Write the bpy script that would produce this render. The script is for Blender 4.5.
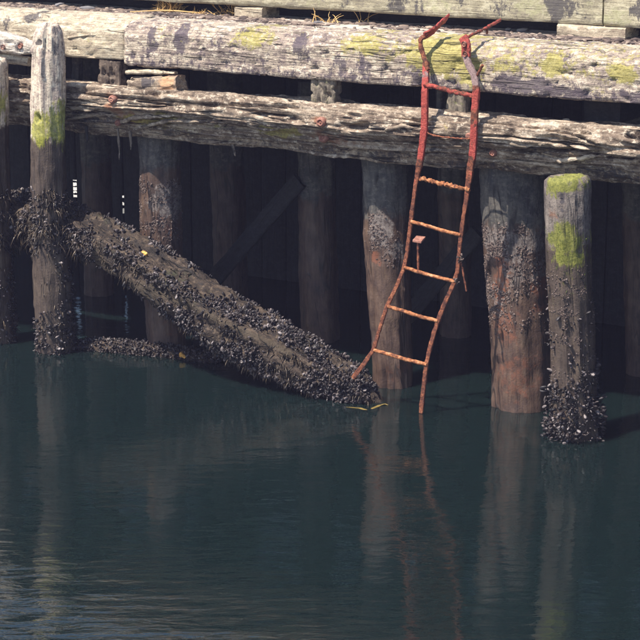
import bpy, math, random
import numpy as np
from mathutils import Vector, Matrix

# ------------------------------------------------------------------ scene, camera, light
for o in list(bpy.data.objects):
    bpy.data.objects.remove(o)
scene = bpy.context.scene
COL = scene.collection
rng = np.random.default_rng(11)
random.seed(11)

F_PX, YAW, PITCH, DIST, CAM_H = 2000.0, math.radians(31), math.radians(14), 13.3, 3.8
cam_d = bpy.data.cameras.new('camera')
cam = bpy.data.objects.new('camera', cam_d)
COL.objects.link(cam)
CAM = np.array([DIST*math.sin(YAW), -DIST*math.cos(YAW), CAM_H])
cam.location = CAM
cam.rotation_euler = (math.pi/2-PITCH, 0, YAW)
cam_d.sensor_width = 36.0
cam_d.lens = F_PX/640*36
cam_d.clip_end = 2000
scene.camera = cam

SUN_EL, SUN_T = math.radians(58), math.radians(24)
sdir = Vector((-math.sin(SUN_T)*math.cos(SUN_EL), -math.cos(SUN_T)*math.cos(SUN_EL), math.sin(SUN_EL)))
world = bpy.data.worlds.new('World')
scene.world = world
world.use_nodes = True
wn = world.node_tree.nodes
wl = world.node_tree.links
sky = wn.new('ShaderNodeTexSky')
sky.sky_type = 'NISHITA'
sky.sun_disc = False
sky.sun_elevation = SUN_EL
sky.sun_rotation = math.atan2(sdir.x, sdir.y)
bg = wn['Background']
bg.inputs['Strength'].default_value = 0.11
wl.new(sky.outputs[0], bg.inputs[0])
sun_d = bpy.data.lights.new('sun', 'SUN')
sun_d.energy = 4.8
sun_d.angle = math.radians(0.6)
sun_d.color = (1.0, 0.91, 0.78)
sun = bpy.data.objects.new('sun', sun_d)
COL.objects.link(sun)
sun.location = (0, 0, 20)
sun.rotation_euler = sdir.to_track_quat('Z', 'Y').to_euler()

vs = scene.view_settings
vs.view_transform = 'Standard'
vs.look = 'None'
vs.exposure = 0.72
vs.gamma = 1.0
vs.use_curve_mapping = False
scene.render.engine = 'CYCLES'
scene.cycles.max_bounces = 4
scene.cycles.diffuse_bounces = 3

# ------------------------------------------------------------------ measuring helpers
_F = np.array([-math.sin(YAW)*math.cos(PITCH), math.cos(YAW)*math.cos(PITCH), -math.sin(PITCH)])
_R = np.array([math.cos(YAW), math.sin(YAW), 0.0])
_U = np.cross(_R, _F)
def ray(x, y): return _F*F_PX+_R*(x-320)+_U*(320-y)
def at(x, y, Y):
    d = ray(x, y)
    return CAM+d*(Y-CAM[1])/d[1]
def atz(x, y, Z):
    d = ray(x, y)
    return CAM+d*(Z-CAM[2])/d[2]
def proj(P):
    D = np.asarray(P)-CAM
    z = D@_F
    return np.stack([320+F_PX*(D@_R)/z, 320-F_PX*(D@_U)/z], -1)
def metres(x, y, Y): return np.linalg.norm(at(x, y, Y)-CAM)/F_PX   # metres per photo pixel there

# ------------------------------------------------------------------ noise (vectorised gradient noise)
_perm = np.random.default_rng(3).permutation(256)
_perm = np.concatenate([_perm, _perm, _perm])
_g = np.random.default_rng(4).normal(size=(256, 3))
_g /= np.linalg.norm(_g, axis=1)[:, None]
def pn(p):
    p = np.asarray(p, float)
    i = np.floor(p).astype(int)
    f = p-i
    w = f*f*f*(f*(f*6-15)+10)
    i &= 255
    out = 0
    for dx in (0, 1):
        for dy in (0, 1):
            for dz in (0, 1):
                h = _perm[_perm[_perm[i[..., 0]+dx]+i[..., 1]+dy]+i[..., 2]+dz]
                d = (_g[h]*(f-np.array([dx, dy, dz]))).sum(-1)
                ww = (w[..., 0] if dx else 1-w[..., 0])*(w[..., 1] if dy else 1-w[..., 1])*(w[..., 2] if dz else 1-w[..., 2])
                out = out+d*ww
    return out*1.6
def fbm(p, o=4, lac=2.1, gain=.5):
    s, a, q = 0, 1.0, np.asarray(p, float)
    for k in range(o):
        s = s+a*pn(q+k*17.3)
        a *= gain
        q = q*lac
    return s

# ------------------------------------------------------------------ materials
def nd(nt, t, **kw):
    n = nt.nodes.new(t)
    for k, v in kw.items(): setattr(n, k, v)
    return n
class NT:
    def __init__(s, name):
        s.m = bpy.data.materials.new(name)
        s.m.use_nodes = True
        s.nt = s.m.node_tree
        s.b = s.nt.nodes['Principled BSDF']
    def link(s, a, b): s.nt.links.new(a, b)
    def inp(s, node, key, v):
        if hasattr(v, 'links'): s.link(v, node.inputs[key])
        else: node.inputs[key].default_value = v
    def uv(s): return nd(s.nt, 'ShaderNodeTexCoord').outputs['UV']
    def obj(s): return nd(s.nt, 'ShaderNodeTexCoord').outputs['Object']
    def map(s, v, scale, loc=(0, 0, 0)):
        n = nd(s.nt, 'ShaderNodeMapping')
        s.link(v, n.inputs['Vector'])
        n.inputs['Scale'].default_value = scale
        n.inputs['Location'].default_value = loc
        return n.outputs[0]
    def noise(s, v, scale, detail=5, rough=.6, dist=0):
        n = nd(s.nt, 'ShaderNodeTexNoise')
        s.link(v, n.inputs['Vector'])
        n.inputs['Scale'].default_value = scale
        n.inputs['Detail'].default_value = detail
        n.inputs['Roughness'].default_value = rough
        n.inputs['Distortion'].default_value = dist
        return n.outputs[0]
    def math(s, op, a, b=0.0, c=None, clamp=False):
        n = nd(s.nt, 'ShaderNodeMath', operation=op, use_clamp=clamp)
        s.inp(n, 0, a)
        s.inp(n, 1, b)
        if c is not None: s.inp(n, 2, c)
        return n.outputs[0]
    def step(s, v, lo, hi):
        n = nd(s.nt, 'ShaderNodeMapRange', interpolation_type='SMOOTHSTEP')
        s.inp(n, 'Value', v)
        n.inputs['From Min'].default_value = lo
        n.inputs['From Max'].default_value = hi
        return n.outputs[0]
    def ramp(s, v, stops):
        n = nd(s.nt, 'ShaderNodeValToRGB')
        s.inp(n, 0, v)
        e = n.color_ramp.elements
        while len(e) < len(stops): e.new(.5)
        for k, (p, c) in enumerate(stops):
            e[k].position = p
            e[k].color = (*c, 1)
        return n.outputs[0]
    def mix(s, f, a, b, mode='MIX'):
        n = nd(s.nt, 'ShaderNodeMix', data_type='RGBA', blend_type=mode)
        s.inp(n, 0, f)
        for k, v in ((6, a), (7, b)):
            if isinstance(v, tuple): v = (*v, 1)
            s.inp(n, k, v)
        return n.outputs[2]
    def bump(s, h, strength, dist):
        n = nd(s.nt, 'ShaderNodeBump')
        s.link(h, n.inputs['Height'])
        n.inputs['Strength'].default_value = strength
        n.inputs['Distance'].default_value = dist
        s.link(n.outputs[0], s.b.inputs['Normal'])
        return n
    def col(s, v): s.inp(s.b, 'Base Color', (*v, 1) if isinstance(v, tuple) else v)
    def rough(s, v): s.inp(s.b, 'Roughness', v)

def wood(name, cols, lichen=((.30, .29, .06), (.42, .40, .15)), stain_shade=(.055, .05, .06), tint=(.24, .10, .05),
         wet=((.03, .022, .016), (.075, .055, .04), (.12, .09, .065)), along=1.6, across=26, crack=.75, rough=.85, bump=.7, streak=1.0, cover=.82, mott=.6):
    """weathered timber: grain along U, cracks, and masks R lichen, G stain, B tint, A wet tide zone"""
    t = NT(name)
    uv = t.uv()
    ob = t.obj()
    att = nd(t.nt, 'ShaderNodeAttribute', attribute_name='mask')
    sep = nd(t.nt, 'ShaderNodeSeparateColor')
    t.link(att.outputs['Color'], sep.inputs[0])
    mr, mg, mb, ma = sep.outputs[0], sep.outputs[1], sep.outputs[2], att.outputs['Alpha']
    grain = t.noise(t.map(uv, (along, across, 1)), 1, 5, .68, .4)
    fine = t.noise(t.map(uv, (along*5, across*4, 1)), 1, 3, .6)
    blot = t.noise(ob, 5, 4, .65)
    grit = t.noise(ob, 70, 3, .7)
    k = t.math('ADD', t.math('MULTIPLY', grain, .55), t.math('MULTIPLY', blot, .45))
    base = t.ramp(k, [(.33, cols[0]), (.45, cols[1]), (.55, cols[2]), (.68, cols[3])])
    base = t.mix(.6, base, t.ramp(fine, [(.3, (.35, .33, .33)), (.5, (.95, .95, .95)), (.7, (1.25, 1.22, 1.2))]), 'MULTIPLY')
    # flaking pale and dark specks
    sp = t.noise(t.map(ob, (22, 22, 34)), 1, 4, .72)
    base = t.mix(t.math('MULTIPLY', t.step(sp, .53, .62), mott), base, cols[3])
    base = t.mix(t.math('MULTIPLY', t.step(sp, .46, .37), mott), base, cols[0])
    sp2 = t.noise(t.map(ob, (60, 60, 90), (4, 2, 1)), 1, 3, .7)
    base = t.mix(t.math('MULTIPLY', t.step(sp2, .42, .36), mott*.8), base, (.05, .042, .045))
    # tide zone
    wn_ = t.math('ADD', ma, t.math('MULTIPLY', t.math('SUBTRACT', t.noise(ob, 11, 5, .65), .5), .9))
    wmask = t.step(wn_, .4, .62)
    wcol = t.ramp(t.math('ADD', t.math('MULTIPLY', fine, .45), t.math('MULTIPLY', blot, .55)),
                  [(.36, wet[0]), (.5, wet[1]), (.64, wet[2])])
    base = t.mix(wmask, base, wcol)
    # tint (rust, red weed, raw wood)
    tm = t.step(t.math('ADD', mb, t.math('MULTIPLY', t.math('SUBTRACT', t.noise(ob, 18, 5, .7), .5), 1.1)), .35, .75)
    base = t.mix(t.math('MULTIPLY', tm, .85), base, tint)
    # dark stains, and shade painted as dark patches
    sm = t.step(t.math('ADD', mg, t.math('MULTIPLY', t.math('SUBTRACT', t.noise(t.map(ob, (24, 24, 13)), 1, 5, .8), .5), 2.1)), .47, .70)
    base = t.mix(t.math('MULTIPLY', sm, .85), base, stain_shade)
    # lichen / moss
    lm = t.step(t.math('ADD', mr, t.math('MULTIPLY', t.math('SUBTRACT', t.noise(t.map(uv, (22/streak, 22*streak**.5, 1)), 1, 5, .78), .5), 1.7)), .48, .74)
    lc = t.ramp(t.noise(ob, 48, 3, .7), [(.35, lichen[0]), (.65, lichen[1])])
    base = t.mix(t.math('MULTIPLY', lm, cover), base, lc)
    # drying cracks
    cn = t.noise(t.map(uv, (along*.55, across*.5, 1), (3, 7, 0)), 1, 3, .5, .6)
    cr = t.step(t.math('ABSOLUTE', t.math('SUBTRACT', cn, .5)), .0, .022)
    pres = t.step(t.noise(ob, 3.5, 2, .5), .42, .6)
    cmask = t.math('MULTIPLY', t.math('MULTIPLY', t.math('SUBTRACT', 1, cr), pres), crack)
    base = t.mix(cmask, base, (.02, .017, .017))
    t.col(base)
    t.rough(t.math('SUBTRACT', rough, t.math('MULTIPLY', wmask, .3)))
    h = t.math('ADD', t.math('ADD', t.math('MULTIPLY', grain, 1.0), t.math('MULTIPLY', fine, .5)),
               t.math('SUBTRACT', t.math('MULTIPLY', grit, .5), t.math('MULTIPLY', cmask, 1.2)))
    t.bump(h, bump, .012)
    return t.m

M = {}
M['cap'] = wood('weathered_cap_wood', [(.12, .09, .095), (.31, .245, .21), (.49, .405, .315), (.78, .68, .54)], bump=1.0, crack=.7, lichen=((.25, .215, .045), (.45, .40, .125)), cover=.85, mott=.75, stain_shade=(.075, .058, .08))
M['cap_tan'] = wood('tan_cap_wood', [(.23, .175, .14), (.43, .36, .265), (.54, .46, .34), (.72, .64, .50)], bump=.5, crack=.85, lichen=((.36, .33, .15), (.5, .46, .24)), cover=.6)
M['beam'] = wood('rotten_beam_wood', [(.035, .025, .021), (.16, .115, .085), (.36, .285, .215), (.70, .60, .48)], across=22, along=1.2, crack=1, bump=1.2, lichen=((.16, .13, .03), (.42, .36, .10)))
M['rail'] = wood('lichen_rail_wood', [(.16, .14, .12), (.32, .285, .20), (.42, .38, .265), (.54, .50, .37)], lichen=((.29, .29, .15), (.42, .41, .25)), crack=.4, cover=.6, bump=.5)
M['plank'] = wood('bleached_plank_wood', [(.26, .21, .18), (.46, .41, .36), (.60, .55, .48), (.72, .67, .60)], crack=.8, bump=.5, across=30)
M['post'] = wood('fender_post_wood', [(.19, .14, .14), (.48, .39, .33), (.68, .58, .46), (.84, .75, .60)],
                 lichen=((.15, .17, .015), (.44, .43, .06)), wet=((.036, .026, .024), (.08, .058, .047), (.13, .096, .07)), across=24, crack=.8, streak=3.0)
M['post_dull'] = wood('dull_post_wood', [(.07, .058, .058), (.14, .115, .108), (.20, .168, .15), (.28, .24, .21)],
                 lichen=((.10, .115, .014), (.26, .26, .05)), wet=((.036, .026, .024), (.08, .058, .047), (.13, .096, .07)), across=14, crack=.6, streak=2.0, cover=.9)
M['pile'] = wood('tidal_pile_wood', [(.04, .04, .045), (.075, .072, .07), (.12, .11, .098), (.19, .17, .145)], tint=(.20, .075, .042),
                 wet=((.035, .021, .019), (.085, .052, .04), (.14, .09, .064)), lichen=((.07, .055, .055), (.27, .23, .21)), stain_shade=(.03, .025, .03), across=11, cover=.95, bump=.5)
M['log'] = wood('wet_log_wood', [(.008, .0055, .005), (.028, .0185, .014), (.06, .041, .029), (.12, .086, .06)], tint=(.06, .045, .03),
                lichen=((.03, .035, .018), (.065, .068, .032)), crack=.8, bump=1.6, mott=.85, across=18, along=3, stain_shade=(.012, .009, .010))
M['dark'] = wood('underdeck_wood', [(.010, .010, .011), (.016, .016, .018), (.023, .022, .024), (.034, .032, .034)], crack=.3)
M['dull'] = wood('dull_block_wood', [(.06, .05, .045), (.15, .125, .10), (.24, .205, .16), (.36, .31, .24)], lichen=((.12, .13, .05), (.24, .24, .11)), across=30, along=3)
M['rot'] = wood('brown_rotten_wood', [(.035, .025, .022), (.085, .062, .05), (.16, .12, .095), (.28, .22, .17)], across=30, along=3)
M['chunk'] = wood('split_wood', [(.10, .07, .055), (.22, .17, .13), (.34, .27, .20), (.50, .42, .33)], tint=(.62, .36, .20), across=30)

def mussel_mat():
    t = NT('mussel_shell')
    g = nd(t.nt, 'ShaderNodeNewGeometry')
    r = g.outputs['Random Per Island']
    c = t.ramp(r, [(0, (.008, .007, .011)), (.5, (.02, .016, .02)), (.75, (.05, .038, .038)), (.92, (.12, .10, .105)), (1, (.25, .22, .225))])
    n = t.noise(t.obj(), 90, 4, .7)
    t.col(t.mix(.5, c, t.ramp(n, [(.35, (.5, .5, .5)), (.65, (1.4, 1.35, 1.3))]), 'MULTIPLY'))
    t.rough(t.math('ADD', .34, t.math('MULTIPLY', n, .35)))
    t.bump(n, .3, .004)
    return t.m
M['mussel'] = mussel_mat()
def simple(name, stops, scale, rough=.8, bump=.4, dist=.006, detail=5, island=False):
    t = NT(name)
    n = t.noise(t.obj(), scale, detail, .65)
    f = n
    if island:
        g = nd(t.nt, 'ShaderNodeNewGeometry')
        f = t.math('ADD', t.math('MULTIPLY', n, .4), t.math('MULTIPLY', g.outputs['Random Per Island'], .6))
    t.col(t.ramp(f, stops))
    t.rough(rough)
    t.bump(t.noise(t.obj(), scale*3, 4, .7), bump, dist)
    return t.m
M['weed'] = simple('rockweed', [(.2, (.016, .011, .008)), (.5, (.048, .033, .022)), (.8, (.11, .08, .053)), (.97, (.25, .20, .15))], 14, .38, .2, island=True)
M['barnacle'] = simple('barnacle_crust', [(.2, (.035, .025, .024)), (.45, (.08, .055, .05)), (.7, (.15, .11, .098)), (.95, (.32, .26, .235))], 30, .8, island=True)
M['kelp'] = simple('yellow_kelp', [(.3, (.13, .09, .025)), (.7, (.30, .22, .07))], 12, .4)
M['orange'] = simple('orange_weed', [(.3, (.55, .24, .04)), (.7, (.80, .48, .12))], 30, .5)
M['stone'] = simple('deck_stone', [(.3, (.13, .125, .14)), (.6, (.26, .245, .25)), (.8, (.40, .37, .35))], 25, .85, island=True)
M['gravel'] = simple('debris', [(.15, (.035, .026, .026)), (.4, (.10, .075, .07)), (.65, (.22, .165, .135)), (.95, (.50, .42, .34))], 20, .9, island=True)
M['grass'] = simple('dry_grass', [(.2, (.42, .24, .08)), (.7, (.72, .48, .20)), (.95, (.82, .64, .36))], 9, .7, island=True)
M['white'] = simple('slit_light_white', [(.3, (.78, .78, .78)), (.7, (.84, .84, .84))], 6, .5, .05)
M['bolt'] = simple('rusted_bolt', [(.3, (.15, .06, .045)), (.55, (.33, .15, .11)), (.75, (.46, .27, .22))], 45, .85, .7)

def rust_mat():
    t = NT('rusted_painted_iron')
    ob = t.obj()
    n1 = t.noise(ob, 26, 6, .7)
    n2 = t.noise(ob, 90, 5, .7)
    rust = t.ramp(t.math('ADD', t.math('MULTIPLY', n1, .6), t.math('MULTIPLY', n2, .4)),
                  [(.36, (.04, .017, .016)), (.47, (.13, .042, .026)), (.56, (.29, .095, .045)), (.68, (.54, .25, .13))])
    att = nd(t.nt, 'ShaderNodeAttribute', attribute_name='mask')
    sep = nd(t.nt, 'ShaderNodeSeparateColor')
    t.link(att.outputs['Color'], sep.inputs[0])
    pm = t.step(t.math('ADD', sep.outputs[0], t.math('MULTIPLY', t.math('SUBTRACT', n1, .5), 1.2)), .4, .6)
    paint = t.ramp(n2, [(.3, (.20, .028, .022)), (.55, (.42, .06, .045)), (.72, (.56, .17, .12))])
    c = t.mix(pm, rust, paint)
    gm = t.step(t.math('ADD', sep.outputs[1], t.math('MULTIPLY', t.math('SUBTRACT', n1, .5), 1.0)), .4, .6)
    c = t.mix(gm, c, t.ramp(n2, [(.3, (.13, .085, .085)), (.7, (.34, .24, .23))]))
    t.col(c)
    t.rough(t.math('SUBTRACT', .9, t.math('MULTIPLY', pm, .25)))
    t.bump(t.math('ADD', n1, n2), .9, .008)
    return t.m
M['rust'] = rust_mat()
M['rung'] = simple('orange_rust', [(.34, (.06, .024, .018)), (.45, (.22, .075, .03)), (.55, (.40, .155, .06)), (.68, (.60, .33, .19))], 36, .88, .5, .004)

def water_mat():
    t = NT('harbour_water')
    ob = t.obj()
    t.col((.0056, .0128, .0130))
    t.b.inputs['Subsurface Weight'].default_value = 1.0
    t.b.inputs['Subsurface Radius'].default_value = (.8, 1.0, 1.0)
    t.b.inputs['Subsurface Scale'].default_value = .45
    t.b.inputs['Specular IOR Level'].default_value = 1.0
    t.rough(.045)
    t.b.inputs['IOR'].default_value = 1.42
    rt = t.map(ob, (1, 1, 1))
    rt.node.inputs['Rotation'].default_value = (0, 0, -YAW)
    a = t.noise(t.map(rt, (.6, 1.3, 1)), 2.4, 3, .5, .3)
    rt = t.map(ob, (1, 1, 1))
    rt.node.inputs['Rotation'].default_value = (0, 0, -YAW)
    b = t.noise(t.map(rt, (.55, 1.5, 1), (5, 3, 0)), 8, 4, .55, .3)
    big = t.noise(t.map(ob, (1, 1, 1), (2, 8, 0)), .7, 2, .5)
    h = t.math('ADD', t.math('MULTIPLY', a, 1.0), t.math('ADD', t.math('MULTIPLY', b, .42), t.math('MULTIPLY', big, 1.5)))
    # calm in the lee of the wharf, ruffled farther out
    sx = nd(t.nt, 'ShaderNodeSeparateXYZ')
    t.link(ob, sx.inputs[0])
    ruff = t.math('ADD', .62, t.math('MULTIPLY', 1.7, t.step(t.math('ADD', sx.outputs[1], t.math('MULTIPLY', sx.outputs[0], .35)), -2.9, -4.9)))
    t.bump(t.math('MULTIPLY', h, ruff), .30, .034)
    return t.m
M['water'] = water_mat()

# ------------------------------------------------------------------ mesh helpers
def link(o, parent=None):
    COL.objects.link(o)
    if parent is not None: o.parent = parent
    return o
def tag(o, label=None, cat=None, group=None, kind=None):
    if label: o['label'] = label
    if cat: o['category'] = cat
    if group: o['group'] = group
    if kind: o['kind'] = kind
    return o
def thing(name, loc, label, cat, group=None):
    o = bpy.data.objects.new(name, None)
    o.empty_display_size = .1
    o.location = loc
    link(o)
    return tag(o, label, cat, group)
def origin(parent): return np.array(parent.location) if parent is not None else np.zeros(3)

def raw_mesh(name, V, faces, mat, parent=None, uv=None, mask=None, smooth=True, sharp=None):
    """V in world space; stored relative to the parent thing's base"""
    V = np.asarray(V, float)
    off = np.zeros(3)
    p = parent
    while p is not None:
        off = off+np.array(p.location)
        p = p.parent
    me = bpy.data.meshes.new(name)
    me.from_pydata((V-off).tolist(), [], faces)
    if uv is not None:
        l = me.uv_layers.new(name='UVMap')
        l.data.foreach_set('uv', np.asarray(uv, np.float32).ravel())
    if mask is not None:
        a = me.color_attributes.new('mask', 'FLOAT_COLOR', 'POINT')
        a.data.foreach_set('color', np.asarray(mask, np.float32).ravel())
    me.materials.append(mat)
    if smooth:
        me.polygons.foreach_set('use_smooth', np.ones(len(me.polygons), bool))
        if sharp: me.set_sharp_from_angle(angle=math.radians(sharp))
    me.update()
    o = bpy.data.objects.new(name, me)
    return link(o, parent)

def circle(n): 
    th = np.arange(n)/n*2*math.pi+math.pi/2
    return np.stack([np.cos(th), np.sin(th)], 1), np.stack([np.cos(th), np.sin(th)], 1)
def rrect(w, h, r, n):
    """rounded rectangle, points spread evenly along its outline; a = across, b = up"""
    segs = []
    for cx, cy, a0 in ((-w/2+r, -h/2+r, 180), (w/2-r, -h/2+r, 270), (w/2-r, h/2-r, 0), (-w/2+r, h/2-r, 90)):
        for k in range(7):
            a = math.radians(a0+k*15)
            segs.append((cx+r*math.cos(a), cy+r*math.sin(a), math.cos(a), math.sin(a)))
    segs.append(segs[0])
    s = np.array(segs)
    L = np.concatenate([[0], np.cumsum(np.linalg.norm(np.diff(s[:, :2], axis=0), axis=1))])
    q = np.arange(n)/n*L[-1]
    out = np.stack([np.interp(q, L, s[:, k]) for k in range(4)], 1)
    nn = out[:, 2:]/np.linalg.norm(out[:, 2:], axis=1)[:, None]
    return out[:, :2], nn
def resample(path, n, smooth=True):
    P = np.asarray(path, float)
    if smooth and len(P) > 2:
        Q = np.vstack([2*P[0]-P[1], P, 2*P[-1]-P[-2]])
        out = []
        for k in range(1, len(Q)-2):
            t = np.linspace(0, 1, 12, endpoint=False)[:, None]
            a, b, c, d = Q[k-1], Q[k], Q[k+1], Q[k+2]
            out.append(.5*((2*b)+(c-a)*t+(2*a-5*b+4*c-d)*t**2+(-a+3*b-3*c+d)*t**3))
        P = np.vstack(out+[P[-1:]])
    L = np.concatenate([[0], np.cumsum(np.linalg.norm(np.diff(P, axis=0), axis=1))])
    q = np.linspace(0, L[-1], n)
    return np.stack([np.interp(q, L, P[:, k]) for k in range(P.shape[1])], 1), q

class Sweep:
    """a section carried along a path; path rows may hold a 4th value scaling the section"""
    def __init__(s, path, section, n, ref=(0, 0, 1), smooth=True, end_round=.0):
        P, s.u = resample(path, n, smooth)
        sc = P[:, 3] if P.shape[1] > 3 else np.ones(n)
        P = P[:, :3]
        T = np.gradient(P, axis=0)
        T /= np.linalg.norm(T, axis=1)[:, None]
        ref = np.array(ref, float)
        B = ref-(T@ref)[:, None]*T
        B /= np.linalg.norm(B, axis=1)[:, None]
        A = np.cross(T, B)
        S, SN = section
        s.P = P[:, None]+(S[None, :, 0:1]*A[:, None]+S[None, :, 1:2]*B[:, None])*sc[:, None, None]
        s.N = SN[None, :, 0:1]*A[:, None]+SN[None, :, 1:2]*B[:, None]
        s.T, s.axis, s.sc = T, P, sc
        s.v = np.concatenate([[0], np.cumsum(np.linalg.norm(np.diff(np.vstack([S, S[:1]]), axis=0), axis=1))])*sc.mean()
        s.ang = np.arctan2(S[:, 1], S[:, 0])
        s.base = s.P.copy()
    def push(s, d): s.P = s.P+s.N*d[..., None]
    def uvgrid(s):
        U = np.repeat(s.u[:, None], s.P.shape[1], 1)
        return U, np.repeat(s.v[None, :-1], len(s.u), 0)
    def build(s, name, mat, parent=None, mask=None, sharp=50, seed=0.0, endnoise=.012):
        n, m = s.P.shape[:2]
        V = [s.P.reshape(-1, 3)]
        faces, uv = [], []
        U = s.u+seed
        for i in range(n-1):
            for j in range(m):
                k = (j+1) % m
                faces.append((i*m+j, i*m+k, (i+1)*m+k, (i+1)*m+j))
                uv += [(U[i], s.v[j]), (U[i], s.v[j+1]), (U[i+1], s.v[j+1]), (U[i+1], s.v[j])]
        cnt = n*m
        for e, flip in ((0, True), (n-1, False)):
            ring = list(range(e*m, e*m+m))
            c = s.P[e].mean(0)
            for f in (.72, .38):
                R = c+(s.P[e]-c)*f
                R = R+s.T[e]*((pn(R*16)-.3)*endnoise*1.2)[:, None]*(1 if e else -1)
                V.append(R)
                new = list(range(cnt, cnt+m))
                cnt += m
                for j in range(m):
                    k = (j+1) % m
                    q = (ring[j], ring[k], new[k], new[j])
                    faces.append(q[::-1] if flip else q)
                    uv += [(U[e]+x*.3, s.v[j]) for x in (f, f, f, f)]
                ring = new
            V.append(c[None]+s.T[e]*.004*(1 if e else -1))
            for j in range(m):
                q = (ring[j], ring[(j+1) % m], cnt)
                faces.append(q[::-1] if flip else q)
                uv += [(U[e], s.v[j])]*3
            cnt += 1
        V = np.vstack(V)
        mk = mask(V) if mask else np.tile([0, 0, 0, 0], (len(V), 1))
        return raw_mesh(name, V, faces, mat, parent, uv, mk, True, sharp)

def blobs(V, items, Y=0.0):
    """sum of soft patches; items are photo measurements (x, y, half-width, half-height, weight) turned into wall metres"""
    V = V+.035*np.stack([fbm(V*9+k*5.5, 3) for k in range(3)], 1)
    out = np.zeros(len(V))
    for x, y, rx, ry, w in items:
        c = at(x, y, Y)
        k = metres(x, y, Y)
        dx = (V[:, 0]-c[0])/(rx*k/math.cos(YAW))
        dz = (V[:, 2]-c[2])/(ry*k)
        out = np.maximum(out, w*np.exp(-(dx*dx+dz*dz)**1.5*.7))
    return out
def masks(r=0, g=0, b=0, a=0, n=None):
    n = max(len(x) if hasattr(x, '__len__') else 1 for x in (r, g, b, a)) if n is None else n
    return np.stack([np.broadcast_to(np.asarray(x, float), (n,)) for x in (r, g, b, a)], 1)

# ------------------------------------------------------------------ sea life
def mussel_template():
    L = [(0, 0), (.12, .13), (.35, .24), (.65, .29), (.9, .20), (1, 0)]
    V = [(0, 0, 0)]
    m = 6
    for t, w in L[1:-1]:
        for k in range(m):
            a = k/m*2*math.pi
            V.append((t, w*math.cos(a), (.5*w*math.sin(a))+.10*t*t))
    V.append((1, 0, 0))
    F = []
    for k in range(m): F.append((0, 1+(k+1) % m, 1+k))
    for r in range(3):
        for k in range(m):
            a, b = 1+r*m+k, 1+r*m+(k+1) % m
            F.append((a, b, b+m, a+m))
    e = len(V)-1
    for k in range(m): F.append((e, 1+3*m+k, 1+3*m+(k+1) % m))
    return np.array(V), F
MUS = mussel_template()
def barn_template():
    m = 6
    V = []
    for r, h in ((.5, 0), (.30, .42), (.16, .40)):
        for k in range(m):
            a = k/m*2*math.pi
            V.append((h, r*math.cos(a), r*math.sin(a)))
    V.append((.2, 0, 0))
    F = []
    for r in range(2):
        for k in range(m):
            a, b = r*m+k, r*m+(k+1) % m
            F.append((a, b, b+m, a+m))
    for k in range(m): F.append((2*m+k, 2*m+(k+1) % m, 3*m))
    return np.array(V), F
BARN = barn_template()
def scatter(name, tmpl, pts, nrm, size, mat, parent, tilt=.9, sink=.25, droop=0.0, label=None):
    TV, TF = tmpl
    n = len(pts)
    if n == 0: return None
    x = nrm+rng.normal(size=(n, 3))*tilt*.6
    x[:, 2] -= droop
    x /= np.linalg.norm(x, axis=1)[:, None]
    y = np.cross(x, rng.normal(size=(n, 3)))
    y /= np.linalg.norm(y, axis=1)[:, None]
    z = np.cross(x, y)
    sz = size*np.clip(rng.lognormal(-.12, .3, n), .4, 1.5)
    o = pts-x*(sz*sink)[:, None]
    W = o[:, None]+sz[:, None, None]*(TV[None, :, 0:1]*x[:, None]+TV[None, :, 1:2]*y[:, None]+TV[None, :, 2:3]*z[:, None])
    k = len(TV)
    faces = [tuple(v+i*k for v in f) for i in range(n) for f in TF]
    ob = raw_mesh(name, W.reshape(-1, 3), faces, mat, parent, smooth=True)
    tag(ob, label, kind='stuff')
    return ob
def sample(sw, n, accept):
    """points on a swept surface, kept where accept(points) beats a random number"""
    a, b = sw.P.shape[:2]
    i = rng.uniform(0, a-1.001, n)
    j = rng.uniform(0, b, n)
    i0, j0 = i.astype(int), j.astype(int) % b
    fi, fj = (i-i0)[:, None], (j-np.floor(j))[:, None]
    j1 = (j0+1) % b
    P = (sw.P[i0, j0]*(1-fi)+sw.P[i0+1, j0]*fi)*(1-fj)+(sw.P[i0, j1]*(1-fi)+sw.P[i0+1, j1]*fi)*fj
    N = sw.N[i0, j0]
    k = accept(P, N, i0) > rng.uniform(0, 1, n)
    return P[k], N[k]
def fronds(name, pts, nrm, length, width, mat, parent, label=None):
    """short drooping weed blades, each a folded strip with thickness"""
    V, F = [], []
    for p, n in zip(pts, nrm):
        d = n+rng.normal(size=3)*.5
        d /= np.linalg.norm(d)
        side = np.cross(d, rng.normal(size=3))
        side /= np.linalg.norm(side)
        q = p-d*.01
        l = length*rng.uniform(.5, 1.3)
        k0 = len(V)
        for k in range(5):
            t = k/4
            w = width*(1-.75*t)*(1+.5*math.sin(t*9+q[0]*40))
            th = np.cross(d, side)*width*.18
            V += [q-side*w, q+th, q+side*w, q-th]
            if k:
                a, b = k0+(k-1)*4, k0+k*4
                for e in range(4): F.append((a+e, a+(e+1) % 4, b+(e+1) % 4, b+e))
            d = d+np.array([0, 0, -.55])+rng.normal(size=3)*.18
            d /= np.linalg.norm(d)
            q = q+d*l/4
        F.append((k0+16, k0+17, k0+18, k0+19))
        F.append((k0+3, k0+2, k0+1, k0))
    if not V: return
    return tag(raw_mesh(name, np.array(V), F, mat, parent), label, kind='stuff')

# ------------------------------------------------------------------ the setting: water and deck
w = 150
wv = [(x, y, z) for z in (-1.3, 0) for x, y in ((-w, -w), (w, -w), (w, w), (-w, w))]
tag(raw_mesh('water', wv, [(3, 2, 1, 0), (4, 5, 6, 7), (0, 1, 5, 4), (1, 2, 6, 5), (2, 3, 7, 6), (3, 0, 4, 7)], M['water'], smooth=False), kind='structure')

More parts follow.
